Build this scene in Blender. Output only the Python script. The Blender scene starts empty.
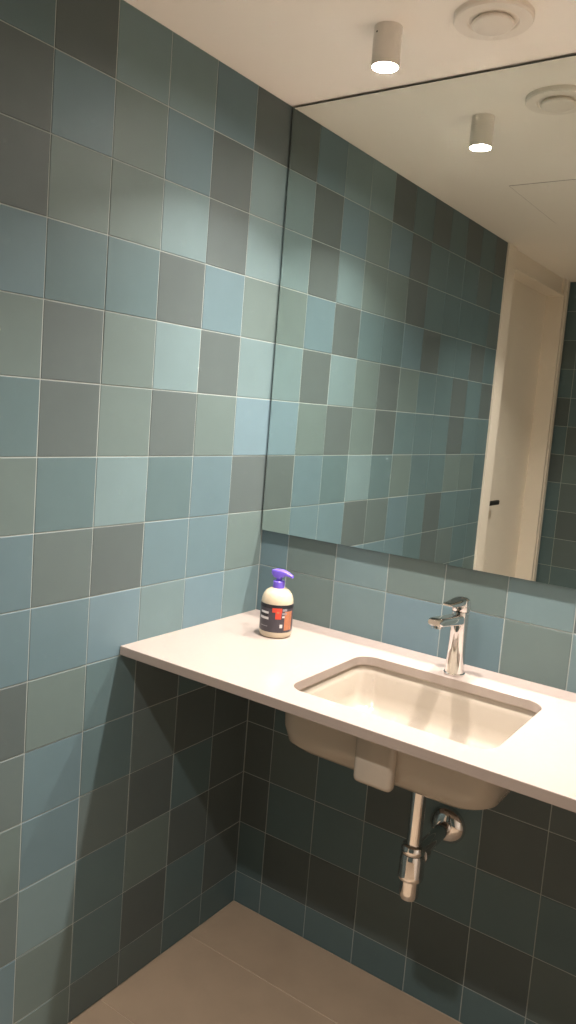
import bpy, bmesh, math, random
from mathutils import Vector, Matrix
S = bpy.context.scene
COL = S.collection
random.seed(7)

# ------------------------------------------------------------------ camera
HC = 2.232            # ceiling height
PITCH = 0.153         # tile pitch (150 mm tile, 3 mm joint)
A0, B0, H1, PV = 0.1529, 0.0924, 0.095, 0.1525
ROOM_X, ROOM_Y = 1.90, -2.63

def camera():
    f, cx, cy, cz, yaw, tilt, roll, sx, sy = 787.5093, 1.2779, -1.7529, 1.4477, -0.6108, -0.114, 0.0779, -8.7795, -13.6125
    fw = Vector((math.sin(yaw)*math.cos(tilt), math.cos(yaw)*math.cos(tilt), math.sin(tilt)))
    rt = Vector((math.cos(yaw), -math.sin(yaw), 0)); up = rt.cross(fw)
    c, s = math.cos(roll), math.sin(roll)
    R = c*rt + s*up; U = -s*rt + c*up
    cam = bpy.data.cameras.new('camera'); ob = bpy.data.objects.new('camera', cam); COL.objects.link(ob)
    cam.sensor_fit = 'AUTO'; cam.sensor_width = 36; cam.lens = f/1024*36
    cam.shift_x = -sx/1024; cam.shift_y = sy/1024
    cam.clip_start = .01
    m = Matrix((R, U, -fw)).transposed().to_4x4(); m.translation = (cx, cy, cz)
    ob.matrix_world = m
    S.camera = ob
camera()

# ------------------------------------------------------------------ world, exposure, light sampling
w = bpy.data.worlds.new('world'); S.world = w; w.use_nodes = True
w.node_tree.nodes['Background'].inputs[0].default_value = (.02, .02, .02, 1)
S.view_settings.view_transform = 'Standard'; S.view_settings.look = 'None'
S.view_settings.gamma = 1; S.view_settings.use_curve_mapping = False
S.view_settings.exposure = 1.05
LAMP_W = 5.3            # beam of each ceiling downlight
LAMP_WIDE = 170.0        # glow of its lens to the sides
LAMP_SPREAD = math.radians(122)
LAMP_COL = (1.0, .90, .82)
cy_ = S.cycles
cy_.caustics_reflective = True; cy_.blur_glossy = 0.0
cy_.sample_clamp_indirect = 0.0; cy_.sample_clamp_direct = 0.0
cy_.max_bounces = 12; cy_.diffuse_bounces = 6; cy_.glossy_bounces = 6
cy_.use_guiding = True
cy_.use_surface_guiding = True
cy_.guiding_training_samples = 64
cy_.use_denoising = True

# ------------------------------------------------------------------ helpers
def srgb(r, g, b):
    def c(v):
        v /= 255.
        return v/12.92 if v <= .04045 else ((v+.055)/1.055)**2.4
    return (c(r), c(g), c(b), 1)

def mat(name, col, rough=.5, metal=0.0, spec=.5, noise=0.0, scale=8.0, bump=0.0, bscale=60.0, emis=None, coat=0.0, trans=0.0, perobj=0.0):
    m = bpy.data.materials.new(name); m.use_nodes = True
    nt = m.node_tree; b = nt.nodes['Principled BSDF']
    b.inputs['Base Color'].default_value = col
    b.inputs['Roughness'].default_value = rough
    b.inputs['Metallic'].default_value = metal
    b.inputs['Specular IOR Level'].default_value = spec
    b.inputs['Coat Weight'].default_value = coat
    b.inputs['Transmission Weight'].default_value = trans
    if emis:
        b.inputs['Emission Color'].default_value = emis[0]; b.inputs['Emission Strength'].default_value = emis[1]
    tc = nt.nodes.new('ShaderNodeTexCoord')
    if noise or perobj:
        n = nt.nodes.new('ShaderNodeTexNoise'); n.inputs['Scale'].default_value = scale; n.inputs['Detail'].default_value = 5
        oi = nt.nodes.new('ShaderNodeObjectInfo')
        off = nt.nodes.new('ShaderNodeVectorMath'); off.operation = 'ADD'
        mul = nt.nodes.new('ShaderNodeMath'); mul.operation = 'MULTIPLY'; mul.inputs[1].default_value = 40
        nt.links.new(oi.outputs['Random'], mul.inputs[0])
        nt.links.new(tc.outputs['Object'], off.inputs[0]); nt.links.new(mul.outputs[0], off.inputs[1])
        nt.links.new(off.outputs[0], n.inputs['Vector'])
        # value = 1 + noise*(n-.5)*2 + perobj*(rand-.5)*2
        m1 = nt.nodes.new('ShaderNodeMath'); m1.operation = 'MULTIPLY_ADD'
        m1.inputs[1].default_value = 2*noise; m1.inputs[2].default_value = 1-noise-perobj
        nt.links.new(n.outputs['Fac'], m1.inputs[0])
        m2 = nt.nodes.new('ShaderNodeMath'); m2.operation = 'MULTIPLY_ADD'; m2.inputs[1].default_value = 2*perobj
        nt.links.new(oi.outputs['Random'], m2.inputs[0]); nt.links.new(m1.outputs[0], m2.inputs[2])
        hs = nt.nodes.new('ShaderNodeHueSaturation'); hs.inputs['Color'].default_value = col
        nt.links.new(m2.outputs[0], hs.inputs['Value'])
        nt.links.new(hs.outputs[0], b.inputs['Base Color'])
    if bump:
        n2 = nt.nodes.new('ShaderNodeTexNoise'); n2.inputs['Scale'].default_value = bscale; n2.inputs['Detail'].default_value = 3
        nt.links.new(tc.outputs['Object'], n2.inputs['Vector'])
        bp = nt.nodes.new('ShaderNodeBump'); bp.inputs['Strength'].default_value = bump; bp.inputs['Distance'].default_value = .002
        nt.links.new(n2.outputs['Fac'], bp.inputs['Height']); nt.links.new(bp.outputs[0], b.inputs['Normal'])
    return m

M = {}
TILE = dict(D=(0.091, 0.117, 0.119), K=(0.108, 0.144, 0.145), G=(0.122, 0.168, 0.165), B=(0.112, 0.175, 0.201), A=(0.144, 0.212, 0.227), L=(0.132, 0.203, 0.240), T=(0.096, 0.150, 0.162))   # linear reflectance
for k, c in TILE.items():
    M['t'+k] = mat('glazed_tile_'+{'D': 'charcoal', 'K': 'slate', 'G': 'grey_green', 'B': 'blue_grey', 'A': 'pale_aqua', 'L': 'light_blue', 'T': 'deep_teal'}[k],
                   (*c, 1), rough=.5, spec=.3, noise=.06, scale=14, bump=.05, bscale=30, perobj=.04)
M['grout'] = mat('grout', srgb(160, 168, 166), rough=.9, noise=.05, scale=60)
M['plaster'] = mat('ceiling_paint', srgb(247, 240, 231), rough=.75, noise=.01, scale=3, bump=.03, bscale=200)
M['floor'] = mat('floor_porcelain', srgb(184, 164, 142), rough=.5, noise=.16, scale=9, bump=.12, bscale=40, perobj=.03)
M['floor_grout'] = mat('floor_grout', srgb(205, 190, 170), rough=.9, noise=.03)
M['white'] = mat('white_door_paint', srgb(236, 226, 212), rough=.45, noise=.01)
M['stone'] = mat('white_quartz', srgb(163, 151, 144), rough=.14, spec=.5, noise=.025, scale=120)
M['ceramic'] = mat('cream_ceramic', srgb(170, 161, 149), rough=.12, spec=.5, noise=.008)
M['chrome'] = mat('polished_chrome', srgb(225, 222, 220), rough=.05, metal=1, noise=.005)
M['dark'] = mat('dark_gap', srgb(30, 26, 24), rough=.8, noise=.02)
M['black'] = mat('black_metal', srgb(18, 18, 18), rough=.4, noise=.02)
M['lampbody'] = mat('lamp_paint', srgb(232, 226, 218), rough=.45, noise=.01)
M['vent'] = mat('vent_plastic', srgb(236, 228, 218), rough=.4, noise=.01)
M['lens'] = mat('lamp_lens', srgb(255, 250, 240), rough=.4, noise=.005, emis=((*LAMP_COL, 1), LAMP_WIDE))
M['mirror'] = mat('mirror_silver', srgb(226, 232, 228), rough=0.0, metal=1, noise=.0)
M['mirror_edge'] = mat('mirror_edge', srgb(40, 36, 33), rough=.4, noise=.02)
M['lotion'] = mat('bottle_lotion', srgb(198, 184, 160), rough=.25, noise=.02, coat=.6)
M['purple'] = mat('purple_plastic', srgb(118, 96, 214), rough=.3, noise=.02)
M['label'] = mat('label_grey', srgb(66, 62, 70), rough=.4, noise=.12, scale=60)
M['label_dark'] = mat('label_dark', srgb(34, 34, 40), rough=.4, noise=.08, scale=60)
M['print_white'] = mat('print_white', srgb(205, 203, 205), rough=.4, noise=.1, scale=200)
M['print_grey'] = mat('print_grey', srgb(140, 138, 145), rough=.4, noise=.2, scale=200)
M['print_red'] = mat('print_red', srgb(206, 70, 52), rough=.4, noise=.12, scale=150)
M['print_orange'] = mat('print_orange', srgb(176, 112, 80), rough=.4, noise=.18, scale=150)

def link(name, me, m, parent=None):
    o = bpy.data.objects.new(name, me); COL.objects.link(o)
    if m and me is not None and not me.materials: me.materials.append(m)
    if parent: o.parent = parent
    return o
def from_bm(name, bm, m, parent=None, smooth=False, angle=None):
    bmesh.ops.recalc_face_normals(bm, faces=bm.faces[:])
    me = bpy.data.meshes.new(name); bm.to_mesh(me); bm.free()
    if smooth:
        for p in me.polygons: p.use_smooth = True
        me.set_sharp_from_angle(angle=math.radians(angle or 35))
    return link(name, me, m, parent)
def add_box(bm, lo, hi, bev=0.0, seg=2):
    lo = Vector(lo); hi = Vector(hi)
    r = bmesh.ops.create_cube(bm, size=1.0)
    for v in r['verts']: v.co = Vector(((v.co.x+.5)*(hi.x-lo.x)+lo.x, (v.co.y+.5)*(hi.y-lo.y)+lo.y, (v.co.z+.5)*(hi.z-lo.z)+lo.z))
    if bev:
        es = list({e for v in r['verts'] for e in v.link_edges})
        bmesh.ops.bevel(bm, geom=es, offset=bev, segments=seg, profile=.5, affect='EDGES')
def box(name, lo, hi, m, parent=None, bev=0.0, seg=2):
    bm = bmesh.new(); add_box(bm, lo, hi, bev, seg); return from_bm(name, bm, m, parent)
def add_rings(bm, rings, cap0=False, cap1=False):
    vs = [[bm.verts.new(p) for p in r] for r in rings]
    n = len(vs[0])
    for a, b in zip(vs, vs[1:]):
        for i in range(n): bm.faces.new((a[i], a[(i+1) % n], b[(i+1) % n], b[i]))
    if cap0: bm.faces.new(vs[0][::-1])
    if cap1: bm.faces.new(vs[-1])
def lathe(name, prof, c, m, parent=None, n=40, angle=35):
    bm = bmesh.new()
    rings = [[(c[0]+r*math.cos(2*math.pi*i/n), c[1]+r*math.sin(2*math.pi*i/n), c[2]+z) for i in range(n)] for r, z in prof]
    add_rings(bm, rings, True, True)
    return from_bm(name, bm, m, parent, True, angle)
def tube(name, pts, r, m, parent=None, n=24):
    pts = [Vector(p) for p in pts]; bm = bmesh.new(); rings = []
    for i, p in enumerate(pts):
        d = (pts[min(i+1, len(pts)-1)]-pts[max(i-1, 0)]).normalized()
        u = d.cross(Vector((1, 0, 0)) if abs(d.x) < .9 else Vector((0, 0, 1))).normalized(); v = d.cross(u)
        rr = r[i] if isinstance(r, (list, tuple)) else r
        rings.append([p+rr*(math.cos(2*math.pi*k/n)*u+math.sin(2*math.pi*k/n)*v) for k in range(n)])
    add_rings(bm, rings, True, True)
    return from_bm(name, bm, m, parent, True, 40)
def rrect(cx, cy, hx, hy, r, z, n=8):
    r = min(r, hx-.001, hy-.001); out = []
    for q, (sx, sy) in enumerate(((1, 1), (-1, 1), (-1, -1), (1, -1))):
        for k in range(n+1):
            a = math.pi/2*(q+k/n)
            out.append((cx+sx*(hx-r)+r*math.cos(a), cy+sy*(hy-r)+r*math.sin(a), z))
    return out
def empty(name, loc=(0, 0, 0)):
    o = bpy.data.objects.new(name, None); COL.objects.link(o); o.location = loc; o.empty_display_size = .05
    return o
def thing(o, label, cat, group=None):
    o['label'] = label; o['category'] = cat
    if group: o['group'] = group
    return o
def struct(o, label=None):
    o['kind'] = 'structure'
    if label: o['label'] = label
    return o
def keep(o, root):   # parent a mesh built in world coordinates to a root that stands elsewhere
    o.parent = root; o.matrix_parent_inverse = Matrix.Translation(root.location).inverted(); return o

# ------------------------------------------------------------------ tiles
tile_mesh = {}
def tile_data(wd, ht):
    key = (round(wd, 4), round(ht, 4))
    if key not in tile_mesh:
        bm = bmesh.new()   # face towards +z, local frame: x along wall, y up, z out of the wall
        add_box(bm, (-wd/2, -ht/2, -.008), (wd/2, ht/2, 0))
        es = [e for e in bm.edges if all(abs(v.co.z) < 1e-6 for v in e.verts)]
        bmesh.ops.bevel(bm, geom=es, offset=.0008, segments=1, affect='EDGES')
        bmesh.ops.recalc_face_normals(bm, faces=bm.faces[:])
        me = bpy.data.meshes.new('tile'); bm.to_mesh(me); bm.free()
        me.materials.append(M['tG']); tile_mesh[key] = me
    return tile_mesh[key]
def put_tile(parent, frame, u0, u1, v0, v1, k, g=.0012, name='tile', m=None):
    """frame: (origin, uvec, vvec, nvec); the tile covers u0..u1 x v0..v1 less half a joint on each side"""
    o0, uu, vv, nn = frame
    t = bpy.data.objects.new(name, tile_data(u1-u0-2*g, v1-v0-2*g)); COL.objects.link(t)
    t.parent = parent
    t.material_slots[0].link = 'OBJECT'; t.material_slots[0].material = m or M['t'+k]
    R = Matrix((uu, vv, nn)).transposed().to_4x4()
    R = R @ Matrix.Rotation(random.gauss(0, .0016), 4, 'X') @ Matrix.Rotation(random.gauss(0, .0016), 4, 'Y')
    R.translation = o0 + uu*((u0+u1)/2) + vv*((v0+v1)/2) + nn*random.uniform(-.0004, .0003)
    t.matrix_world = R
    return t
ROWZ = [0] + [H1+i*PV for i in range(14)] + [HC]

X, Y, Z = Vector((1, 0, 0)), Vector((0, 1, 0)), Vector((0, 0, 1))
# left wall, columns from the corner outwards, rows 0 (floor) .. 14 (ceiling)
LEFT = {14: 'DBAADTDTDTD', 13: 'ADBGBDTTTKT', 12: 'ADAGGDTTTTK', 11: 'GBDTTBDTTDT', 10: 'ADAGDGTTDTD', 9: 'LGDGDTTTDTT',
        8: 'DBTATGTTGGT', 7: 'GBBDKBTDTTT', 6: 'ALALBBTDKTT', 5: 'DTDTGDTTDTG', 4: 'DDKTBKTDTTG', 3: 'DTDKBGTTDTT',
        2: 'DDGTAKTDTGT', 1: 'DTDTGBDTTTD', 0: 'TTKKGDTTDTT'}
DOOR_Y0, DOOR_Y1 = -1.66, -2.615
wall_left = struct(box('wall_left', (-.14, DOOR_Y0, 0), (-.0014, .12, HC), M['grout']), 'left wall of square glazed tiles in teal, aqua and charcoal')
# right-handed frame for a wall facing +x: u = +y
frL = (Vector((0, 0, 0)), Y, Z, X)
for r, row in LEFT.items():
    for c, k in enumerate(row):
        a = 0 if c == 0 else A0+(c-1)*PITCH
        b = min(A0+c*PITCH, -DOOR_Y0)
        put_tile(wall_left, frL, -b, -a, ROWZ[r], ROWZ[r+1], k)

# back wall, columns from the corner to the right
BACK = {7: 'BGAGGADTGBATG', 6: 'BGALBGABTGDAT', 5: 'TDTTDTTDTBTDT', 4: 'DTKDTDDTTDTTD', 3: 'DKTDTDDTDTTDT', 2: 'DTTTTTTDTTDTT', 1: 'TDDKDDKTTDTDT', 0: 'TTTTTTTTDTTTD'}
wall_back = struct(box('wall_back', (-.14, .0014, 0), (ROOM_X+.14, .12, HC), M['grout']), 'back wall of square glazed tiles behind counter and mirror')
frB = (Vector((0, 0, 0)), X, Z, -Y)
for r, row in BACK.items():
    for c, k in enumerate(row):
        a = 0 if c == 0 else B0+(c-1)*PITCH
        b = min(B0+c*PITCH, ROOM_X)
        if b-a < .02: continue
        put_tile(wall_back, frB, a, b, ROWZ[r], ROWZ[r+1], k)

# wall behind the camera (seen in the mirror beside the door)
wall_front = struct(box('wall_front', (-.14, ROOM_Y-.12, 0), (ROOM_X+.14, ROOM_Y-.0014, HC), M['grout']), 'tiled wall facing the mirror beside the white door')
frF = (Vector((0, ROOM_Y, 0)), -X, Z, Y)
rf = random.Random(3)
FRONT = {14: 'TD', 13: 'TT', 12: 'KT', 11: 'TT', 10: 'DT', 9: 'TD', 8: 'DG', 7: 'TK', 6: 'TD', 5: 'TK', 4: 'TT', 3: 'DT', 2: 'TT', 1: 'TD', 0: 'TT'}
for r in range(15):
    for c in range(13):
        a = 0 if c == 0 else .072+(c-1)*PITCH
        b = min(.072+c*PITCH, ROOM_X)
        if b-a < .02: continue
        k = FRONT[r][c] if c < 2 else rf.choice('TTTDGKTB')
        put_tile(wall_front, frF, -b, -a, ROWZ[r], ROWZ[r+1], k)

# right wall: outside the picture, closes the room
struct(box('wall_right', (ROOM_X, ROOM_Y, 0), (ROOM_X+.14, 0, HC), M['plaster']), 'plain white right wall of the washroom')

# ------------------------------------------------------------------ floor, ceiling
floor = struct(box('floor', (-.14, ROOM_Y-.12, -.1), (ROOM_X+.14, .12, -.0015), M['floor_grout']), 'floor of large matt beige tiles')
frG = (Vector((0, 0, 0)), X, Y, Z)
ys = [0, -.2] + [-.2-.314*i for i in range(1, 9)]
for i, (y1, y0) in enumerate(zip(ys, ys[1:])):
    y0 = max(y0, ROOM_Y)
    xs = [0, .63, 1.26, ROOM_X] if i % 2 else [0, .80, 1.43, ROOM_X]
    for x0, x1 in zip(xs, xs[1:]):
        put_tile(floor, frG, x0, x1, y0, y1, 'G', .0012, 'floor_tile', M['floor'])
ceiling = struct(box('ceiling', (-.14, ROOM_Y-.12, HC), (ROOM_X+.14, .12, HC+.1), M['plaster']), 'smooth warm white ceiling')
box('access_panel_gap', (.280, -1.392, HC-.0006), (.802, -.867, HC+.01), M['dark'], ceiling)
box('access_panel', (.2815, -1.3905, HC-.0012), (.8005, -.8685, HC+.008), M['plaster'], ceiling)

# ------------------------------------------------------------------ door in the left wall, seen in the mirror
LX = -.085
trim = struct(box('trim_1', (-.14, DOOR_Y0-.11, 0), (.004, DOOR_Y0-.0005, HC), M['white'], bev=.002), 'white door casing next to the tiled wall')
box('edge_bead', (.001, DOOR_Y0-.034, 0), (.008, DOOR_Y0-.001, HC), M['white'], trim, bev=.002)
trim2 = struct(box('trim_2', (-.14, DOOR_Y1, 0), (.004, -2.53, HC), M['white'], bev=.002), 'white door casing in the far corner')
box('edge_bead', (.001, -2.575, 0), (.008, -2.56, HC), M['white'], trim2, bev=.002)
struct(box('trim_3', (-.14, -2.53, 2.142), (.002, DOOR_Y0-.11, 2.155), M['white'], bev=.002), 'white door head above the leaf')
struct(box('trim_4', (-.14, -2.53, 2.155), (-.012, DOOR_Y0-.11, HC), M['white']), 'plain panel between door head and ceiling')
struct(box('shade_strip', (-.14, ROOM_Y, 0), (-.004, DOOR_Y1, HC), M['dark']), 'dark strip coloured as the shade between casing and tiled wall')  # solid filler; shading beside the casing is put into its dark colour
door = struct(box('door_1', (-.135, -2.53, .004), (LX, DOOR_Y0-.11, 2.1415), M['white'], bev=.001), 'flush white door leaf')
bm = bmesh.new(); add_box(bm, (LX+.036, -2.006, 1.064), (LX+.052, -1.876, 1.086), .004)
handle = from_bm('door_handle', bm, M['black'], door)
bm = bmesh.new(); add_box(bm, (LX-.002, -1.898, 1.066), (LX+.04, -1.878, 1.084), .003)
from_bm('spindle', bm, M['black'], handle)

# ------------------------------------------------------------------ mirror
MY = -.009
bm = bmesh.new(); add_box(bm, (.006, MY, 1.110), (ROOM_X-.004, -.003, HC-.0065))
mir = from_bm('wall_mirror', bm, M['mirror'])
mir.data.materials.append(M['mirror_edge'])
for p in mir.data.polygons: p.material_index = 0 if p.normal.y < -.9 else 1
thing(mir, 'large frameless wall mirror above the counter reaching up to the ceiling', 'mirror')
for i, xx in enumerate((.3, 1.0, 1.6)):
    box('mounting_pad', (xx-.04, -.0031, 1.3), (xx+.04, .0025, 1.9), M['dark'], mir)

# ------------------------------------------------------------------ countertop with basin cut-out
CT, CB, CF = .8815, .8600, -.515
SX, SY, HX, HY, SR = .6350, -.2850, .218, .160, .040
def countertop():
    bm = bmesh.new()
    hole = [bm.verts.new(p) for p in rrect(SX, SY, HX, HY, SR, CT, 10)]
    out = [bm.verts.new(p) for p in ((.0005, CF, CT), (ROOM_X-.001, CF, CT), (ROOM_X-.001, -.0005, CT), (.0005, -.0005, CT))]
    es = [bm.edges.new((l[i], l[(i+1) % len(l)])) for l in (hole, out) for i in range(len(l))]
    bmesh.ops.triangle_fill(bm, use_beauty=True, use_dissolve=False, edges=es)
    ex = bmesh.ops.extrude_face_region(bm, geom=bm.faces[:])
    for v in ex['geom']:
        if isinstance(v, bmesh.types.BMVert): v.co.z = CB
    o = from_bm('countertop', bm, M['stone'])
    md = o.modifiers.new('bevel', 'BEVEL'); md.width = .0016; md.segments = 2; md.limit_method = 'ANGLE'; md.angle_limit = math.radians(50)
    return o
thing(countertop(), 'white stone countertop slab running along the mirror wall', 'countertop')

# ------------------------------------------------------------------ basin under the counter
basin = thing(empty('wash_basin', (SX, SY, .74)), 'cream rectangular ceramic basin mounted under the white countertop', 'basin')
def basin_bowl():
    bm = bmesh.new()
    inner = [(.020, .8598, .05), (.006, .8598, .045), (.004, .852, .043), (.000, .846, .04), (-.003, .838, .038), (-.008, .80, .04), (-.014, .773, .045), (-.026, .760, .05), (-.045, .756, .055)]
    rings = [rrect(SX, SY, HX+e, HY+e, r, z, 8) for e, z, r in inner]
    rings += [rrect(SX, SY+.03*k, (HX-.045)*(1-k)+.03*k, (HY-.045)*(1-k)+.03*k, .055*(1-k)+.029*k, .756-.005*k, 8) for k in (.4, .75, 1)]
    outer = [(.020, .8598, .05), (.026, .8596, .05), (.026, .846, .05), (.014, .842, .05), (.012, .80, .05), (.007, .770, .055), (-.008, .756, .06), (-.035, .751, .06), (-.06, .748, .055)]
    rings2 = [rrect(SX, SY, HX+e, HY+e, r, z, 8) for e, z, r in outer]
    rings2 += [rrect(SX, SY+.03, .034, .034, .033, .738, 8)]
    add_rings(bm, rings, False, True); add_rings(bm, rings2, False, True)
    bmesh.ops.remove_doubles(bm, verts=bm.verts[:], dist=1e-5)
    return from_bm('bowl', bm, M['ceramic'], None, True, 50)
keep(basin_bowl(), basin)
bm = bmesh.new(); add_box(bm, (.601, -.476, .752), (.684, -.449, .857), .012, 4)
keep(from_bm('overflow_housing', bm, M['ceramic'], None, True, 60), basin)
keep(lathe('drain_plug', [(.001, .0), (.031, .0), (.033, .002), (.030, .004), (.001, .005)], (SX, SY+.03, .7508), M['chrome']), basin)
for sx in (-1, 1):
    bm = bmesh.new(); add_box(bm, (SX+sx*.240-.009, -.42, .824), (SX+sx*.240+.009, -.395, .8595), .005, 3)
    keep(from_bm('mounting_clip', bm, M['plaster'], None, True, 60), basin)

# ------------------------------------------------------------------ bottle trap
TX, TY = .636, -.225
trap = thing(empty('bottle_trap', (TX, TY, .39)), 'polished chrome bottle trap and waste pipe under the basin', 'drain trap')
keep(lathe('waste_pipe', [(.0165, .5), (.0165, .745)], (TX, TY, 0), M['chrome']), trap)
keep(lathe('waste_nut', [(.017, .722), (.026, .724), (.027, .737), (.017, .7395)], (TX, TY, 0), M['chrome']), trap)
keep(lathe('trap_collar', [(.019, .512), (.025, .513), (.0265, .517), (.0265, .524), (.024, .530), (.017, .533)], (TX, TY, 0), M['chrome']), trap)
keep(lathe('trap_body', [(.020, .452), (.0275, .454), (.0285, .458), (.0285, .464), (.0275, .468), (.0275, .500), (.0245, .511), (.018, .513)], (TX, TY, 0), M['chrome']), trap)
keep(lathe('trap_cup', [(.001, .403), (.012, .404), (.018, .407), (.021, .413), (.0215, .421), (.0215, .454)], (TX, TY, 0), M['chrome']), trap)
keep(tube('trap_arm', [(TX, TY+.012, .495), (TX-.004, -.15, .490), (TX-.012, .0, .480)], .0165, M['chrome']), trap)
keep(tube('arm_nut', [(TX, TY+.024, .4945), (TX-.0005, TY+.027, .4943), (TX-.001, TY+.05, .493), (TX-.0012, TY+.053, .4928)], [.019, .0225, .0225, .019], M['chrome']), trap)
rose = [(.045, -.0005), (.045, -.006), (.041, -.014), (.030, -.022), (.0185, -.026), (.0170, -.026)]
bm = bmesh.new(); n = 40
add_rings(bm, [[(TX-.012+r*math.cos(2*math.pi*i/n), y, .480+r*math.sin(2*math.pi*i/n)) for i in range(n)] for r, y in rose], True, True)
keep(from_bm('wall_rosette', bm, M['chrome'], None, True, 35), trap)

# ------------------------------------------------------------------ faucet
FX, FY = .6335, -.090
faucet = thing(empty('basin_faucet', (FX, FY, CT)), 'chrome single-lever faucet standing behind the basin', 'faucet')
C0 = (FX, FY, CT)
keep(lathe('base_ring', [(.0232, 0), (.0240, .001), (.0240, .0045), (.0225, .006)], C0, M['chrome']), faucet)
bm = bmesh.new(); n = 40
prof = [(.0222, .005), (.0214, .02), (.0206, .06), (.0203, .10), (.0206, .1425), (.0198, .1465)]
add_rings(bm, [[(FX+.96*r*math.cos(2*math.pi*i/n), FY+1.04*r*math.sin(2*math.pi*i/n), CT+z) for i in range(n)] for r, z in prof], True, True)
keep(from_bm('body', bm, M['chrome'], None, True, 35), faucet)
def swept(name, sec, m, nn=5):   # sec: list of (y, z, half width, half height, radius); rounded section in the x-z plane
    bm = bmesh.new(); rings = []
    for y, z, hw, hh, r in sec:
        rings.append([(p[0], y, p[1]) for p in rrect(FX, CT+z, hw, hh, r, 0, nn)])
    add_rings(bm, rings, True, True)
    return from_bm(name, bm, m, None, True, 40)
spout = keep(swept('spout', [(FY+.004, .1265, .0155, .0140, .009), (FY-.04, .1325, .0155, .0115, .008), (FY-.09, .1390, .0158, .0095, .007), (FY-.128, .1435, .016, .0090, .0065), (FY-.138, .1447, .0155, .0080, .006), (FY-.143, .1452, .0135, .0055, .005)], M['chrome']), faucet)
keep(lathe('aerator', [(.0105, 0), (.0125, .001), (.0125, .008), (.0115, .010)], (FX, FY-.123, CT+.1300), M['chrome']), faucet)
keep(lathe('lever_cap', [(.0185, .1470), (.0205, .1480), (.0212, .155), (.0208, .166), (.0190, .1735), (.012, .1775), (.001, .1785)], C0, M['chrome']), faucet)
keep(swept('lever', [(FY+.012, .170, .0120, .0060, .005), (FY-.012, .1695, .0160, .0085, .006), (FY-.04, .1695, .0150, .0062, .005), (FY-.068, .1715, .0130, .0044, .004), (FY-.080, .1730, .0110, .0030, .0028), (FY-.084, .1735, .0085, .0018, .0016)], M['chrome']), faucet)

# ------------------------------------------------------------------ soap bottle
BX, BY = .182, -.160
bottle = thing(empty('soap_bottle', (BX, BY, CT)), 'hand soap pump bottle with purple pump in the counter corner', 'soap bottle')
CB0 = (BX, BY, CT+.0003)
body = keep(lathe('body', [(.033, 0), (.0380, .001), (.0402, .004), (.0410, .009), (.0404, .076), (.0404, .084), (.0396, .094), (.0355, .106), (.0290, .1145), (.020, .1195), (.0140, .121), (.0135, .1225)], CB0, M['lotion'], n=48, angle=50), bottle)
keep(lathe('pump_collar', [(.0140, .1205), (.0148, .121), (.0146, .137), (.0130, .1385), (.0088, .1388)], CB0, M['purple']), bottle)
keep(lathe('pump_stem', [(.0070, .1380), (.0070, .148)], CB0, M['purple'], n=20), bottle)
aim = math.radians(-55.6)
bm = bmesh.new()
def pv(s, t, z): # s along nozzle, t across
    a = aim+math.radians(62)
    return (BX+s*math.cos(a)-t*math.sin(a), BY+s*math.sin(a)+t*math.cos(a), CT+z)
rings = []
for s, hw, z0, z1 in ((-.0200, .004, .1570, .1620), (-.0180, .009, .1545, .1645), (-.010, .0118, .1475, .1665), (.006, .0118, .1455, .1665), (.013, .0100, .1500, .1655), (.022, .0075, .1535, .1635), (.031, .0060, .1525, .1600), (.0375, .0045, .1505, .1565)):
    rings.append([pv(s, p[0], p[1]) for p in rrect(0, (z0+z1)/2, hw, (z1-z0)/2, .0025, 0, 4)])
add_rings(bm, rings, True, True)
keep(from_bm('pump_head', bm, M['purple'], None, True, 45), bottle)
def patch(name, s0, s1, z0, z1, rad, m, parent, n=None):
    """curved sticker on the bottle between sideways positions s0..s1 (fractions of the radius as seen from the front)"""
    a0, a1 = aim+math.asin(s0) if abs(s0) < 1 else aim+s0, aim+math.asin(s1) if abs(s1) < 1 else aim+s1
    n = n or max(2, int((a1-a0)/.12)); bm = bmesh.new()
    rings = []
    for i in range(n+1):
        a = a0+(a1-a0)*i/n; c, s = math.cos(a), math.sin(a)
        rings.append([(BX+r*c, BY+r*s, CT+z) for r, z in ((rad, z0), (rad, z1), (.0400, z1), (.0400, z0))])
    vs = [[bm.verts.new(p) for p in r] for r in rings]
    for a, b in zip(vs, vs[1:]):
        for i in range(4): bm.faces.new((a[i], b[i], b[(i+1) % 4], a[(i+1) % 4]))
    bm.faces.new(vs[0]); bm.faces.new(vs[-1][::-1])
    return keep(from_bm(name, bm, m), bottle) if parent is bottle else from_bm(name, bm, m, parent)
lab = patch('label', -1.75, 1.75, .016, .085, .04120, M['label'], bottle)
def sticker(name, s0, s1, z0, z1, rad, m):
    o = patch(name, s0, s1, z0, z1, rad, M[m], lab)
    o.parent = lab; return o
sticker('label_band', -1.7, 1.7, .0755, .0845, .04128, 'label_dark')
sticker('label_band', -.97, -.52, .054, .0625, .04128, 'label_dark')
sticker('printed_mark', -.26, .33, .0665, .0775, .04140, 'print_red')
sticker('printed_mark', -.06, .30, .0500, .0680, .04136, 'print_red')
sticker('printed_mark', .02, .16, .0640, .0690, .04148, 'print_orange')
sticker('printed_line', -.90, -.48, .0612, .0668, .04134, 'print_white')
sticker('printed_line', -.92, -.46, .0470, .0530, .04134, 'print_white')
sticker('printed_line', -.88, -.50, .0290, .0306, .04134, 'print_grey')
sticker('printed_line', .36, .62, .0700, .0760, .04134, 'print_grey')
sticker('printed_line', .34, .60, .0610, .0665, .04134, 'print_grey')
sticker('printed_line', .36, .50, .0535, .0580, .04134, 'print_white')
sticker('printed_line', .24, .40, .0280, .0370, .04134, 'print_white')
sticker('printed_panel', .50, .90, .0215, .0690, .04130, 'print_orange')

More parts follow.
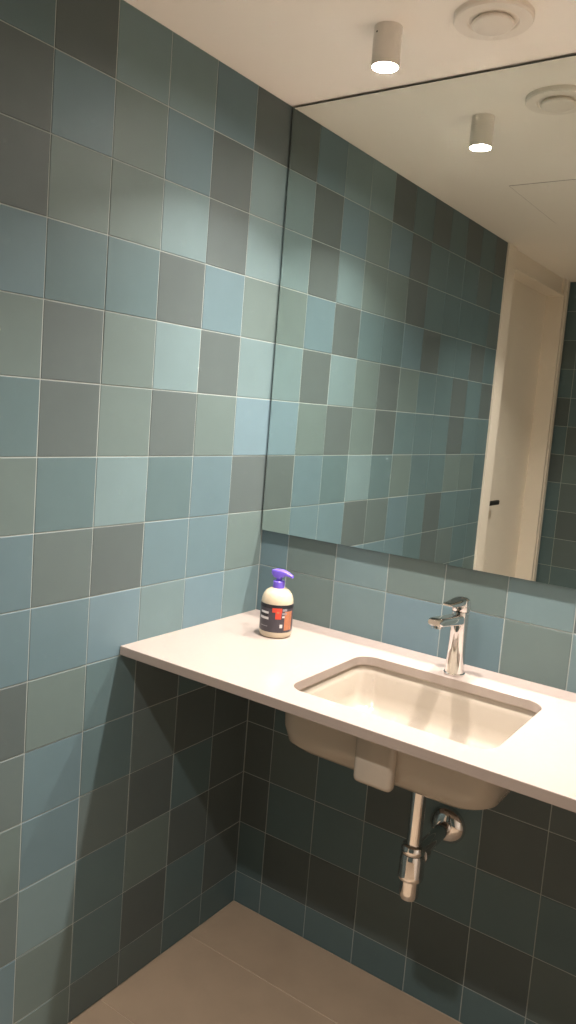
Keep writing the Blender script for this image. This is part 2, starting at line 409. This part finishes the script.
# ------------------------------------------------------------------ ceiling lamps
DL, DR = .077, .0290
def downlight(DX, DY, label, k=1.0):
    lamp = thing(empty('ceiling_downlight', (DX, DY, HC)), label, 'ceiling lamp', 'ceiling downlights')
    keep(lathe('housing', [(.001, 0), (DR, 0), (DR, -DL+.001), (DR-.001, -DL), (DR-.0025, -DL), (DR-.003, -DL+.006), (.001, -DL+.010)], (DX, DY, HC), M['lampbody'], n=48), lamp)
    keep(lathe('lens', [(.001, -DL+.004), (DR-.0035, -DL+.004), (DR-.0035, -DL+.0015), (.001, -DL+.0015)], (DX, DY, HC), M['lens'], n=48), lamp)
    a = math.radians(-110)
    keep(tube('set_screw', [(DX+(DR-.002)*math.cos(a), DY+(DR-.002)*math.sin(a), HC-.016), (DX+(DR+.0006)*math.cos(a), DY+(DR+.0006)*math.sin(a), HC-.016)], .0018, M['dark'], None, 12), lamp)
    L = bpy.data.lights.new('lamp_light', 'AREA'); L.shape = 'DISK'; L.size = .050; L.energy = LAMP_W*k; L.color = LAMP_COL; L.spread = LAMP_SPREAD
    lo = bpy.data.objects.new('lamp_light', L); COL.objects.link(lo); lo.location = (DX, DY, HC-DL-.0015); keep(lo, lamp)
downlight(.421, -.272, 'small white cylinder downlight on the ceiling in front of the mirror')
downlight(.853, -.272, 'white cylinder downlight on the ceiling right of the round vent')
downlight(.66, -1.40, 'white cylinder downlight in the middle of the room, far from the mirror', 1.05)

# ------------------------------------------------------------------ ceiling vent
VX, VY = .626, -.226
vent = thing(empty('ceiling_vent', (VX, VY, HC)), 'round white air extract valve in the ceiling beside the lamp', 'vent')
keep(lathe('outer_ring', [(.046, .0), (.0765, .0), (.0765, -.009), (.074, -.0125), (.060, -.0130), (.050, -.0120), (.0475, -.009)], (VX, VY, HC), M['vent'], n=64), vent)
keep(lathe('throat', [(.001, -.0003), (.0465, -.0003), (.0465, -.0015), (.001, -.0015)], (VX, VY, HC), M['dark'], n=48), vent)
keep(lathe('valve_disc', [(.001, -.008), (.034, -.008), (.0400, -.0135), (.0410, -.0165), (.039, -.0195), (.033, -.021), (.001, -.0215)], (VX, VY, HC), M['vent'], n=64), vent)
keep(lathe('spindle', [(.006, -.001), (.006, -.007)], (VX, VY, HC), M['dark'], n=16), vent)
